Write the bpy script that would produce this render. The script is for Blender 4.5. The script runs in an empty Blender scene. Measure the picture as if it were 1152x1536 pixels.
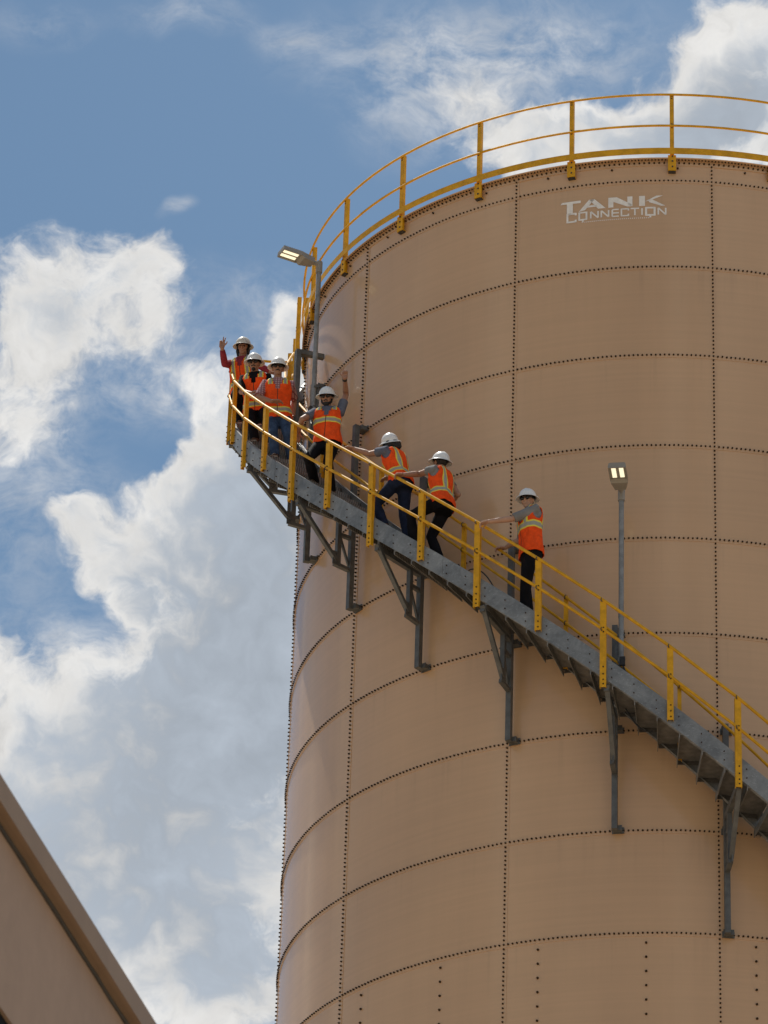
import bpy, bmesh, math, random
import numpy as np
from mathutils import Vector, Matrix
random.seed(7)
SC = bpy.context.scene
COL = SC.collection
R_ = math.radians

# ------------------------------------------------------------------ camera
CAM_H = 1.6
FWD = Vector((-0.06440, 0.86482, 0.49794)); RGT = Vector((0.99792, 0.05742, 0.02933)); UPV = Vector((0.00322, -0.49879, 0.86672))
cam_d = bpy.data.cameras.new("camera"); cam = bpy.data.objects.new("camera", cam_d); COL.objects.link(cam)
M = Matrix((RGT, UPV, -FWD)).transposed().to_4x4(); M.translation = (0, 0, CAM_H)
cam.matrix_world = M
cam_d.sensor_fit = 'VERTICAL'; cam_d.sensor_height = 24.0; cam_d.lens = 24.0 * 6411.36 / 1536.0
cam_d.clip_end = 5000; cam_d.clip_start = 0.1
cam_d.dof.use_dof = True; cam_d.dof.focus_distance = 57.0; cam_d.dof.aperture_fstop = 6.0
SC.camera = cam

# ------------------------------------------------------------------ light, sky
SUN_AZ = 36.0      # degrees from +Y towards -X (left of and behind the tank)
SUN_EL = 66.0
SC.view_settings.view_transform = 'Standard'; SC.view_settings.look = 'None'
SC.view_settings.exposure = 0.0; SC.view_settings.gamma = 1.0
sun_d = bpy.data.lights.new("sun", 'SUN'); sun_d.energy = 4.6; sun_d.angle = R_(0.53); sun_d.color = (1.0, 0.95, 0.87)
sun = bpy.data.objects.new("sun", sun_d); COL.objects.link(sun)
sv = Vector((-math.sin(R_(SUN_AZ)) * math.cos(R_(SUN_EL)), math.cos(R_(SUN_AZ)) * math.cos(R_(SUN_EL)), math.sin(R_(SUN_EL))))
sun.rotation_euler = (-sv).to_track_quat('-Z', 'Y').to_euler(); sun.location = (-30, 40, 80)


class NT:
    """tiny node-tree writer"""
    def __init__(s, tree): s.t = tree; s.n = tree.nodes; s.l = tree.links
    def node(s, typ, **kw):
        n = s.n.new(typ)
        for k, v in kw.items(): setattr(n, k, v)
        return n
    def put(s, sock, v):
        if hasattr(v, 'is_output'): s.l.new(v, sock)
        else: sock.default_value = v
    def math(s, op, a, b=None, c=None, clamp=False):
        n = s.node('ShaderNodeMath', operation=op, use_clamp=clamp)
        for i, v in enumerate((a, b, c)):
            if v is not None: s.put(n.inputs[i], v)
        return n.outputs[0]
    def vec(s, op, a, b=None, scale=None):
        n = s.node('ShaderNodeVectorMath', operation=op)
        s.put(n.inputs[0], a)
        if b is not None: s.put(n.inputs[1], b)
        if scale is not None: s.put(n.inputs['Scale'], scale)
        return n.outputs['Value'] if op in ('LENGTH', 'DOT_PRODUCT', 'DISTANCE') else n.outputs[0]
    def noise(s, v, scale, detail=4, rough=.55, dist=0.0, out='Fac'):
        n = s.node('ShaderNodeTexNoise')
        if v is not None: s.put(n.inputs['Vector'], v)
        s.put(n.inputs['Scale'], scale); s.put(n.inputs['Detail'], detail); s.put(n.inputs['Roughness'], rough); s.put(n.inputs['Distortion'], dist)
        return n.outputs[out]
    def ramp(s, f, a, b, lo=0.0, hi=1.0, smooth=True):
        n = s.node('ShaderNodeMapRange')
        if smooth: n.interpolation_type = 'SMOOTHSTEP'
        s.put(n.inputs[0], f)
        for i, v in enumerate((a, b, lo, hi)): s.put(n.inputs[i + 1], v)
        return n.outputs[0]
    def mix(s, f, a, b):
        n = s.node('ShaderNodeMix', data_type='RGBA')
        s.put(n.inputs[0], f); s.put(n.inputs[6], a); s.put(n.inputs[7], b)
        return n.outputs[2]


def build_world():
    w = bpy.data.worlds.new("World"); SC.world = w; w.use_nodes = True
    t = NT(w.node_tree); t.n.clear()
    sky = t.node('ShaderNodeTexSky', sky_type='NISHITA', sun_disc=False)
    sky.sun_elevation = R_(SUN_EL); sky.sun_rotation = R_(SUN_AZ); sky.altitude = 100; sky.air_density = 1.0; sky.dust_density = 1.2; sky.ozone_density = 1.5
    d = t.node('ShaderNodeTexCoord').outputs['Generated']
    d = t.vec('NORMALIZE', d)
    # a chart of the part of the sky beyond the tank: tangent plane round a fixed sky direction, 1 unit = 1000/6411 rad
    fz = t.vec('DOT_PRODUCT', d, tuple(FWD))
    k = t.math('DIVIDE', 6.41136, t.math('MAXIMUM', fz, 0.05))
    X = t.math('MULTIPLY', t.vec('DOT_PRODUCT', d, tuple(RGT)), k)
    Y = t.math('MULTIPLY', t.vec('DOT_PRODUCT', d, tuple(UPV)), k)
    cb = t.node('ShaderNodeCombineXYZ'); t.put(cb.inputs[0], X); t.put(cb.inputs[1], Y); p0 = cb.outputs[0]
    local = t.ramp(t.math('ABSOLUTE', fz), 0.955, 0.975)
    local = t.math('MULTIPLY', local, t.math('GREATER_THAN', fz, 0.0))
    # ragged edges: displace the chart by noise at three sizes
    def warp(p, sc, amp, det=3):
        c = t.noise(p, sc, det, .6, out='Color')
        return t.vec('ADD', p, t.vec('SCALE', t.vec('SUBTRACT', c, (.5, .5, .5)), scale=amp))
    p1 = warp(p0, 4.0, 0.16)
    p2 = warp(p1, 15.0, 0.055, 4)
    def blob(p, x, y, rx, ry, amp, rot=0.0):
        cx, cy = (x - 576) / 1000.0, (768 - y) / 1000.0
        m = t.node('ShaderNodeMapping', vector_type='TEXTURE')
        t.put(m.inputs[0], p); m.inputs[1].default_value = (cx, cy, 0); m.inputs[2].default_value = (0, 0, R_(rot)); m.inputs[3].default_value = (rx / 1000., ry / 1000., 1)
        r = t.vec('LENGTH', m.outputs[0])
        return t.ramp(r, 1.0, 0.0, 0.0, amp)
    def total(p, lst):
        acc = None
        for b in lst:
            v = blob(p, *b); acc = v if acc is None else t.math('ADD', acc, v)
        return acc
    dens = total(p2, CLOUD_BODY)
    veil = total(p1, CLOUD_VEIL)
    grey = total(p1, CLOUD_GREY)
    fb = t.noise(p2, 8.0, 9, .64)
    fb2 = t.noise(p1, 24.0, 7, .68)
    bil = t.noise(p1, 3.6, 4, .55)
    nn = t.math('ADD', t.math('MULTIPLY', t.math('SUBTRACT', fb, .5), 2.0), t.math('ADD', t.math('MULTIPLY', t.math('SUBTRACT', fb2, .5), .8), t.math('MULTIPLY', t.math('SUBTRACT', bil, .5), .7)))
    nn = t.math('MULTIPLY', nn, t.ramp(dens, -.05, .30, .30, 1.0))
    body = t.math('ADD', dens, nn)
    a_body = t.ramp(body, 0.13, 0.86, smooth=True)
    fib = t.noise(t.vec('MULTIPLY', p1, (1.0, 1.5, 1.0)), 9.0, 10, .70, .1)
    a_veil = t.math('MULTIPLY', t.ramp(fib, .30, .74), veil, clamp=True)
    a_loc = t.math('SUBTRACT', 1.0, t.math('MULTIPLY', t.math('SUBTRACT', 1.0, a_body), t.math('SUBTRACT', 1.0, a_veil)))
    # shade inside the thick cloud: bright rim, greyer heart
    soft = t.noise(p1, 5.0, 8, .58)
    mid = t.noise(p2, 10.0, 8, .64)
    thick = t.ramp(body, .70, 1.25)
    g = t.math('ADD', grey, t.math('ADD', t.math('MULTIPLY', t.math('SUBTRACT', soft, .5), 2.4), t.math('MULTIPLY', t.math('SUBTRACT', mid, .5), 2.0)))
    gl = t.math('MULTIPLY', t.ramp(g, -.35, .80), thick)
    lum = t.math('ADD', 0.83, t.math('ADD', t.math('MULTIPLY', t.math('SUBTRACT', fb, .5), .5), t.math('MULTIPLY', t.math('SUBTRACT', mid, .5), .5)))
    white = t.vec('SCALE', (0.93, 0.92, 0.90), scale=lum)
    gtone = t.vec('SCALE', (0.405, 0.455, 0.520), scale=t.math('ADD', 1.0, t.math('ADD', t.math('MULTIPLY', t.math('SUBTRACT', soft, .5), .5), t.math('MULTIPLY', t.math('SUBTRACT', mid, .5), .45))))
    ccol = t.mix(gl, white, gtone)
    # the rest of the sky: scattered cumulus
    big = t.noise(d, 3.2, 7, .6, .3)
    a_far = t.ramp(big, .47, .62)
    far_col = t.mix(t.ramp(t.noise(d, 5.0, 4), .35, .7), (0.70, 0.70, 0.70, 1), (0.38, 0.41, 0.46, 1))
    alpha = t.mix(local, a_far, a_loc)
    col = t.mix(local, far_col, ccol)
    skyc = t.vec('SCALE', sky.outputs[0], scale=SKY_STRENGTH * 10)
    skyc = t.vec('MULTIPLY', skyc, SKY_TINT)
    fin = t.mix(t.vec('DOT_PRODUCT', alpha, (.3333, .3333, .3333)), skyc, t.vec('SCALE', col, scale=10.0 * CLOUD_GAIN))
    bg = t.node('ShaderNodeBackground'); t.put(bg.inputs[0], fin); bg.inputs[1].default_value = 0.1
    out = t.node('ShaderNodeOutputWorld'); t.l.new(bg.outputs[0], out.inputs[0])
    w.cycles.sampling_method = 'MANUAL'; w.cycles.sample_map_resolution = 1024


SKY_STRENGTH = 0.10
SKY_TINT = (0.74, 0.90, 0.905)
CLOUD_GAIN = 1.0
# x, y, rx, ry, amount, rotation : where the clouds stand in the chart
CLOUD_BODY = [(120, 455, 215, 135, 1.05, 12), (35, 560, 150, 150, .85, 0), (70, 680, 80, 120, .35, 0), (215, 400, 85, 80, .55, 0), (225, 495, 80, 60, .35, 0),
    (390, 740, 280, 260, 1.45, 40), (290, 720, 110, 90, .45, 0), (100, 780, 75, 70, .6, 0), (310, 970, 320, 280, 1.35, 0), (160, 830, 130, 130, .85, 0), (150, 1190, 340, 250, 1.3, 0), (290, 1350, 360, 300, 1.4, 0),
    (120, 1420, 270, 240, 1.0, 0), (0, 1000, 90, 170, .55, 0), (20, 1160, 160, 140, .8, 0), (450, 520, 66, 120, 1.35, 0), (430, 1050, 160, 300, .8, 0), (330, 1480, 160, 120, .7, 0), (620, 1050, 260, 420, .9, 0), (1330, 190, 260, 150, 1.2, 0), (1600, 420, 330, 190, 1.2, -15), (1480, 1150, 420, 300, 1.2, 20), (-330, 620, 300, 260, 1.2, 0), (-300, 1250, 320, 330, 1.2, 0), (300, -330, 380, 180, 1.0, 0), (1000, -260, 260, 160, 1.0, 0), (560, 640, 190, 200, .8, 0),
    (1090, 150, 190, 160, 1.35, 0), (870, 205, 220, 95, 1.05, 0), (700, 145, 110, 85, .75, 0), (980, 200, 160, 100, .8, 0), (1130, 40, 140, 100, .95, 0), (780, 225, 140, 85, .75, 0),
    (110, 930, 110, 80, -1.05, -20), (50, 745, 130, 60, -.8, 10), (40, 890, 60, 80, -.45, 0), (220, 625, 120, 95, -.95, -30), (230, 1500, 40, 40, -.35, 0), (930, 60, 120, 50, -.25, 0)]
CLOUD_VEIL = [(640, 95, 300, 140, .62, -10), (820, 60, 280, 120, .62, 0), (290, 10, 150, 50, .36, 0), (262, 312, 50, 22, .5, 40), (600, 190, 150, 100, .35, 0), (60, 15, 140, 60, .22, 0),
    (330, 450, 160, 90, .22, 0), (220, 560, 170, 120, .6, 0), (440, 40, 80, 50, .3, 0), (280, 570, 90, 80, .35, 0), (40, 1040, 190, 190, .8, 0), (60, 780, 220, 170, .45, 0), (400, 480, 120, 120, .25, 0), (140, 980, 130, 100, .4, 0), (60, 640, 150, 150, .4, 0)]
CLOUD_GREY = [(350, 900, 260, 260, 1.0, 20), (280, 1130, 280, 230, 1.0, 0), (180, 1310, 290, 190, .75, 0), (420, 1050, 170, 260, .6, 0), (1110, 165, 160, 130, 1.0, 0), (1010, 200, 120, 70, .4, 0), (330, 1430, 220, 150, .6, 0), (400, 770, 110, 130, .6, 0), (60, 640, 90, 90, .35, 0), (120, 500, 120, 60, .25, 0)]
build_world()

# ------------------------------------------------------------------ mesh helpers
class MB:
    def __init__(s): s.v = []; s.f = []; s.m = []
    def add(s, vs, fs, mi=0):
        o = len(s.v); s.v += [tuple(x) for x in vs]; s.f += [tuple(i + o for i in f) for f in fs]; s.m += [mi] * len(fs); return s
    def box(s, c, h, ax=None, mi=0):
        c = Vector(c); ax = ax or (Vector((1, 0, 0)), Vector((0, 1, 0)), Vector((0, 0, 1)))
        vs = [c + ax[0] * (h[0] * a) + ax[1] * (h[1] * b) + ax[2] * (h[2] * d) for a in (-1, 1) for b in (-1, 1) for d in (-1, 1)]
        return s.add(vs, [(0, 1, 3, 2), (4, 6, 7, 5), (0, 4, 5, 1), (2, 3, 7, 6), (0, 2, 6, 4), (1, 5, 7, 3)], mi)
    def bar(s, a, b, w, h, ref=(0, 0, 1), mi=0):
        a = Vector(a); b = Vector(b); u = (b - a).normalized(); ref = Vector(ref)
        if abs(u.dot(ref)) > .95: ref = Vector((0, 1, 0))
        x = u.cross(ref).normalized(); y = x.cross(u).normalized()
        return s.box((a + b) / 2, (w / 2, h / 2, (b - a).length / 2), (x, y, u), mi)
    def tube(s, path, rad, n=10, caps=True, mi=0, flat=1.0):
        P = [Vector(p) for p in path]; m = len(P)
        rr = rad if isinstance(rad, (list, tuple)) else [rad] * m
        vs = []; fs = []; ref = None
        for i in range(m):
            u = (P[min(i + 1, m - 1)] - P[max(i - 1, 0)])
            u = u.normalized() if u.length > 1e-9 else Vector((0, 0, 1))
            if ref is None:
                ref = Vector((0, 0, 1)) if abs(u.z) < .9 else Vector((1, 0, 0))
            x = (ref - u * ref.dot(u)).normalized(); ref = x; y = u.cross(x)
            for k in range(n):
                a = 2 * math.pi * k / n; vs.append(P[i] + (x * math.cos(a) + y * (math.sin(a) * flat)) * rr[i])
        for i in range(m - 1):
            for k in range(n):
                fs.append((i * n + k, i * n + (k + 1) % n, (i + 1) * n + (k + 1) % n, (i + 1) * n + k))
        if caps:
            fs.append(tuple(range(n - 1, -1, -1))); fs.append(tuple((m - 1) * n + k for k in range(n)))
        return s.add(vs, fs, mi)
    def ell(s, c, rx, ry, rz, ax=None, nu=14, nv=9, mi=0, v0=-1.0, v1=1.0):
        c = Vector(c); ax = ax or (Vector((1, 0, 0)), Vector((0, 1, 0)), Vector((0, 0, 1)))
        vs = []; fs = []
        for j in range(nv + 1):
            ph = math.asin(v0 + (v1 - v0) * 0) if 0 else (math.pi * .5) * (v0 + (v1 - v0) * j / nv)
            for i in range(nu):
                a = 2 * math.pi * i / nu
                vs.append(c + ax[0] * (rx * math.cos(ph) * math.cos(a)) + ax[1] * (ry * math.cos(ph) * math.sin(a)) + ax[2] * (rz * math.sin(ph)))
        for j in range(nv):
            for i in range(nu):
                fs.append((j * nu + i, j * nu + (i + 1) % nu, (j + 1) * nu + (i + 1) % nu, (j + 1) * nu + i))
        fs.append(tuple(range(nu - 1, -1, -1))); fs.append(tuple(nv * nu + i for i in range(nu)))
        return s.add(vs, fs, mi)
    def mesh(s, name, mats, smooth=False, ang=None, org=(0, 0, 0)):
        me = bpy.data.meshes.new(name)
        o = Vector(org)
        me.from_pydata([(v[0] - o.x, v[1] - o.y, v[2] - o.z) for v in s.v], [], s.f)
        for m in (mats if isinstance(mats, (list, tuple)) else [mats]): me.materials.append(m)
        if any(s.m): me.polygons.foreach_set('material_index', s.m)
        if smooth:
            me.polygons.foreach_set('use_smooth', [True] * len(me.polygons))
            if ang: me.set_sharp_from_angle(angle=R_(ang))
        me.update(); return me


def link(name, me, parent=None):
    o = bpy.data.objects.new(name, me); COL.objects.link(o)
    if parent is not None: o.parent = parent
    return o
def part(name, mb, mat, parent, smooth=False, ang=None, org=(0, 0, 0), label=None):
    o = link(name, mb.mesh(name, mat, smooth, ang, org), parent)
    if label: o['label'] = label
    return o
def thing(name, label, cat, loc=(0, 0, 0), group=None):
    o = link(name, None); o.location = loc; o.empty_display_size = .2
    o['label'] = label; o['category'] = cat
    if group: o['group'] = group
    return o
def structure(name, mb, mat, smooth=False):
    o = link(name, mb.mesh(name, mat, smooth)); o['kind'] = 'structure'; return o

# ------------------------------------------------------------------ materials
def mat(name, base, rough=.6, metal=0.0, spec=.5, var=0.0, vscale=4.0, bump=0.0, bscale=40.0, emit=None, coat=0.0, fn=None):
    m = bpy.data.materials.new(name); m.use_nodes = True
    t = NT(m.node_tree); b = t.n['Principled BSDF']
    b.inputs['Roughness'].default_value = rough; b.inputs['Metallic'].default_value = metal
    b.inputs['Specular IOR Level'].default_value = spec; b.inputs['Coat Weight'].default_value = coat
    c = (base[0], base[1], base[2], 1)
    co = t.node('ShaderNodeTexCoord').outputs['Object']
    if var:
        n = t.noise(co, vscale, 6, .6)
        f = t.ramp(n, .3, .7, 1 - var, 1 + var)
        t.put(b.inputs['Base Color'], t.vec('SCALE', c[:3], scale=f))
    else: b.inputs['Base Color'].default_value = c
    if bump:
        bp = t.node('ShaderNodeBump'); bp.inputs['Strength'].default_value = bump; bp.inputs['Distance'].default_value = .01
        t.put(bp.inputs['Height'], t.noise(co, bscale, 4, .6)); t.l.new(bp.outputs[0], b.inputs['Normal'])
    if emit:
        b.inputs['Emission Color'].default_value = (emit[0], emit[1], emit[2], 1); b.inputs['Emission Strength'].default_value = emit[3]
    if fn: fn(t, b, co)
    return m

def tank_fn(t, b, co):
    # tan factory coating: faint horizontal roller bands, run-off streaks and dust, slight oil-canning of the plate
    st = t.noise(t.vec('MULTIPLY', co, (5.0, 5.0, .12)), 1.0, 5, .6)
    bl = t.noise(co, .55, 4, .5)
    hz = t.noise(t.vec('MULTIPLY', co, (.35, .35, 22.0)), 1.0, 3, .5)
    f = t.math('ADD', t.ramp(st, .3, .75, .985, 1.015), t.math('ADD', t.ramp(bl, .3, .7, -.03, .03), t.ramp(hz, .3, .7, -.02, .02)))
    s = t.node('ShaderNodeSeparateXYZ'); t.put(s.inputs[0], co)
    an = t.math('FLOOR', t.math('DIVIDE', t.math('SUBTRACT', t.math('ARCTAN2', s.outputs[0], t.math('MULTIPLY', s.outputs[1], -1.0)), R_(-22.046)), R_(30.0)))
    cz = t.math('FLOOR', t.math('DIVIDE', t.math('SUBTRACT', s.outputs[2], 34.641), 1.4))
    wn = t.node('ShaderNodeTexWhiteNoise', noise_dimensions='2D'); cb = t.node('ShaderNodeCombineXYZ'); t.put(cb.inputs[0], an); t.put(cb.inputs[1], cz); t.l.new(cb.outputs[0], wn.inputs['Vector'])
    run = t.noise(t.vec('MULTIPLY', co, (9.0, 9.0, .35)), 1.0, 4, .6)
    fz_ = t.math('FRACT', t.math('DIVIDE', t.math('SUBTRACT', s.outputs[2], 34.641), 1.4))
    f = t.math('SUBTRACT', f, t.math('MULTIPLY', t.math('MULTIPLY', t.ramp(run, .52, .74), t.ramp(fz_, .35, 1.0)), .075))
    f = t.math('ADD', f, t.math('MULTIPLY', t.math('SUBTRACT', wn.outputs['Value'], .5), .035))
    t.put(b.inputs['Base Color'], t.vec('SCALE', TANK_COL, scale=f))
    b.inputs['Coat Weight'].default_value = .55; b.inputs['Coat Roughness'].default_value = .10
    t.put(b.inputs['Roughness'], t.ramp(bl, .3, .7, TANK_ROUGH - .04, TANK_ROUGH + .05))
    bp = t.node('ShaderNodeBump'); bp.inputs['Strength'].default_value = .35; bp.inputs['Distance'].default_value = .02
    t.put(bp.inputs['Height'], t.noise(t.vec('MULTIPLY', co, (1.0, 1.0, .6)), 1.6, 2, .5)); t.l.new(bp.outputs[0], b.inputs['Normal'])
TANK_COL = (.620, .389, .209); TANK_ROUGH = .42

def galv_fn(t, b, co):
    v = t.node('ShaderNodeTexVoronoi'); t.put(v.inputs['Vector'], co); v.inputs['Scale'].default_value = 26
    sp = t.vec('DOT_PRODUCT', v.outputs['Color'], (.33, .33, .33))
    bl = t.noise(co, 3.2, 6, .65, .6)
    sc = t.noise(t.vec('MULTIPLY', co, (3.0, 3.0, 9.0)), 5.0, 6, .7, 1.5)
    f = t.math('ADD', t.ramp(bl, .25, .75, .58, 1.12), t.math('ADD', t.math('MULTIPLY', t.math('SUBTRACT', sp, .5), .22), t.ramp(sc, .56, .70, 0, .75)))
    t.put(b.inputs['Base Color'], t.vec('SCALE', (.255, .265, .265), scale=f))
    t.put(b.inputs['Roughness'], t.ramp(bl, .3, .7, .42, .62))

def tread_fn(t, b, co):
    w = t.node('ShaderNodeTexWave', wave_type='BANDS', bands_direction='Y'); t.put(w.inputs['Vector'], co); w.inputs['Scale'].default_value = 9.0
    n = t.noise(co, 9, 5)
    f = t.math('ADD', t.ramp(w.outputs['Fac'], .2, .8, .55, 1.0), t.ramp(n, .3, .7, -.15, .15))
    t.put(b.inputs['Base Color'], t.vec('SCALE', (.27, .255, .23), scale=f))
    bp = t.node('ShaderNodeBump'); bp.inputs['Strength'].default_value = .8; bp.inputs['Distance'].default_value = .01
    t.put(bp.inputs['Height'], w.outputs['Fac']); t.l.new(bp.outputs[0], b.inputs['Normal'])

def vest_fn(t, b, co):
    a = t.node('ShaderNodeAttribute', attribute_name='tp'); s = t.node('ShaderNodeSeparateXYZ'); t.l.new(a.outputs['Vector'], s.inputs[0])
    x, y, z = s.outputs
    dz = t.math('ABSOLUTE', z)
    dx = t.math('ABSOLUTE', t.math('SUBTRACT', t.math('ABSOLUTE', x), .105))
    up = t.math('GREATER_THAN', t.node('ShaderNodeAttribute', attribute_name='sv').outputs['Fac'], .0)
    lime = t.math('MAXIMUM', t.math('LESS_THAN', dz, .043), t.math('MULTIPLY', t.math('LESS_THAN', dx, .034), up))
    silv = t.math('MAXIMUM', t.math('LESS_THAN', dz, .024), t.math('MULTIPLY', t.math('LESS_THAN', dx, .018), up))
    # a dark zip down the front and a pocket seam
    zipm = t.math('MULTIPLY', t.math('LESS_THAN', t.math('ABSOLUTE', x), .006), t.math('GREATER_THAN', y, 0.0))
    n = t.noise(co, 14, 4, .6)
    org = t.vec('SCALE', (1.0, .10, .014), scale=t.math('MULTIPLY', t.ramp(n, .3, .7, .82, 1.08), t.ramp(t.node('ShaderNodeObjectInfo').outputs['Random'], 0, 1, .94, 1.05, False)))
    c = t.mix(lime, org, (.80, .68, .10, 1)); c = t.mix(silv, c, (.36, .37, .33, 1)); c = t.mix(zipm, c, (.12, .05, .03, 1))
    t.put(b.inputs['Base Color'], c)
    bp = t.node('ShaderNodeBump'); bp.inputs['Strength'].default_value = .9; bp.inputs['Distance'].default_value = .03
    t.put(bp.inputs['Height'], t.noise(t.vec('MULTIPLY', co, (1, 1, .6)), 11, 4, .6, .8)); t.l.new(bp.outputs[0], b.inputs['Normal'])

def plaid_fn(t, b, co):
    s = t.node('ShaderNodeSeparateXYZ'); t.put(s.inputs[0], co)
    g = t.math('MAXIMUM', t.math('GREATER_THAN', t.math('SINE', t.math('MULTIPLY', s.outputs[0], 170.)), .5), t.math('GREATER_THAN', t.math('SINE', t.math('MULTIPLY', s.outputs[2], 170.)), .5))
    t.put(b.inputs['Base Color'], t.mix(g, (.50, .33, .33, 1), (.24, .10, .12, 1)))

def stucco_fn(t, b, co):
    n = t.noise(t.vec('MULTIPLY', co, (1, 1, .25)), 1.3, 5, .6); n2 = t.noise(co, 9, 4, .6)
    f = t.math('ADD', t.ramp(n, .3, .7, .93, 1.05), t.ramp(n2, .3, .7, -.03, .03))
    t.put(b.inputs['Base Color'], t.vec('SCALE', (.40, .27, .185), scale=f))

def ground_fn(t, b, co):
    n = t.noise(co, .12, 8, .6); n2 = t.noise(co, 6, 6, .7)
    f = t.math('ADD', t.ramp(n, .3, .7, .8, 1.15), t.ramp(n2, .3, .7, -.2, .2))
    t.put(b.inputs['Base Color'], t.vec('SCALE', (.34, .265, .185), scale=f))

MT = {}
MT['tank'] = mat('tan_tank_coating', TANK_COL, TANK_ROUGH, fn=tank_fn)
MT['bolt'] = mat('dark_bolt_cap', (.050, .027, .012), .75, spec=.2)
MT['letter'] = mat('faded_white_lettering', (.90, .85, .77), .8, spec=.1, var=.08, vscale=14)
MT['yellow'] = mat('safety_yellow_paint', (.70, .355, .009), .5, spec=.3, var=.16, vscale=9, bump=.08, bscale=60)
MT['galv'] = mat('galvanised_steel', (.3, .31, .32), .5, metal=.15, fn=galv_fn)
MT['steel'] = mat('dull_galvanised_tube', (.125, .125, .118), .55, metal=.3, var=.22, vscale=8)
MT['tread'] = mat('stair_tread_steel', (.2, .2, .2), .6, metal=.3, fn=tread_fn)
MT['pole'] = mat('galvanised_pole', (.25, .255, .25), .55, metal=.2, var=.22, vscale=9)
MT['lamp'] = mat('grey_lamp_housing', (.30, .275, .235), .5, var=.05)
MT['led'] = mat('lit_lamp_lens', (.9, .85, .7), .4, emit=(1.0, .90, .62, .95))
MT['rubber'] = mat('black_cable', (.02, .02, .02), .6)
MT['dark'] = mat('dark_steel_hardware', (.05, .045, .04), .6)
MT['stucco'] = mat('tan_wall_finish', (.4, .3, .22), .8, fn=stucco_fn)
MT['trim'] = mat('brown_tan_eave_trim', (.30, .20, .125), .7, var=.06, vscale=3)
MT['glass'] = mat('dark_louvre_panel', (.012, .011, .010), .8, spec=.1)
MT['ground'] = mat('pale_gravel_ground', (.34, .29, .23), .95, fn=ground_fn)
MT['concrete'] = mat('grey_concrete', (.42, .40, .37), .85, var=.15, vscale=2)
MT['roof'] = mat('tan_roof_plate', (.42, .32, .24), .6, var=.08)
MT['vest'] = mat('orange_safety_vest', (.95, .1, .015), .75, spec=.12, fn=vest_fn)
MT['hat'] = mat('white_hard_hat', (.80, .80, .78), .32)
MT['hat_old'] = mat('scuffed_cream_hard_hat', (.60, .56, .48), .45, var=.2, vscale=16)
MT['skin_tan'] = mat('tanned_skin', (.36, .185, .115), .55, var=.08, vscale=12)
MT['skin_light'] = mat('light_skin', (.47, .27, .18), .55, var=.08, vscale=12)
MT['black'] = mat('black_cloth', (.007, .007, .009), .8, spec=.12, var=.3, vscale=8, bump=.4, bscale=14)
MT['jeans'] = mat('blue_denim', (.045, .075, .135), .85, spec=.12, var=.35, vscale=10, bump=.4, bscale=14)
MT['navy'] = mat('dark_navy_denim', (.016, .024, .05), .85, spec=.12, var=.3, vscale=10, bump=.4, bscale=14)
MT['grey'] = mat('grey_cotton', (.22, .215, .21), .85, spec=.12, var=.15, vscale=10, bump=.3, bscale=18)
MT['bluegrey'] = mat('blue_grey_cotton', (.13, .14, .18), .85, spec=.12, var=.15, vscale=10, bump=.3, bscale=18)
MT['plaid'] = mat('pink_plaid_cotton', (.5, .33, .33), .85, spec=.12, fn=plaid_fn)
MT['maroon'] = mat('maroon_cotton', (.26, .035, .05), .85, spec=.12, var=.15, vscale=10, bump=.3, bscale=18)
MT['hair'] = mat('dark_hair', (.014, .010, .008), .6, bump=.6, bscale=60)
MT['shade'] = mat('sunglass_lens', (.01, .01, .012), .08)
MT['boot'] = mat('brown_leather_boot', (.10, .055, .03), .7, var=.2, vscale=16)
MT['sole'] = mat('pale_boot_sole', (.5, .45, .38), .8)
MT['glove'] = mat('grey_work_glove', (.30, .29, .28), .8, var=.15, vscale=20)
MT['strap'] = mat('black_watch_strap', (.02, .02, .02), .5)

# ------------------------------------------------------------------ ground
mb = MB(); n = 48; rad = [0, 30, 90, 300, 1000, 3000]
vs = [(0, 50, 0)]; fs = []
for j, r in enumerate(rad[1:]):
    for i in range(n): vs.append((r * math.cos(2 * math.pi * i / n), 50 + r * math.sin(2 * math.pi * i / n), 0))
for i in range(n): fs.append((0, 1 + i, 1 + (i + 1) % n))
for j in range(len(rad) - 2):
    for i in range(n): fs.append((1 + j * n + i, 1 + (j + 1) * n + i, 1 + (j + 1) * n + (i + 1) % n, 1 + j * n + (i + 1) % n))
mb.add(vs, fs); structure('ground', mb, MT['ground'])

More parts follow.
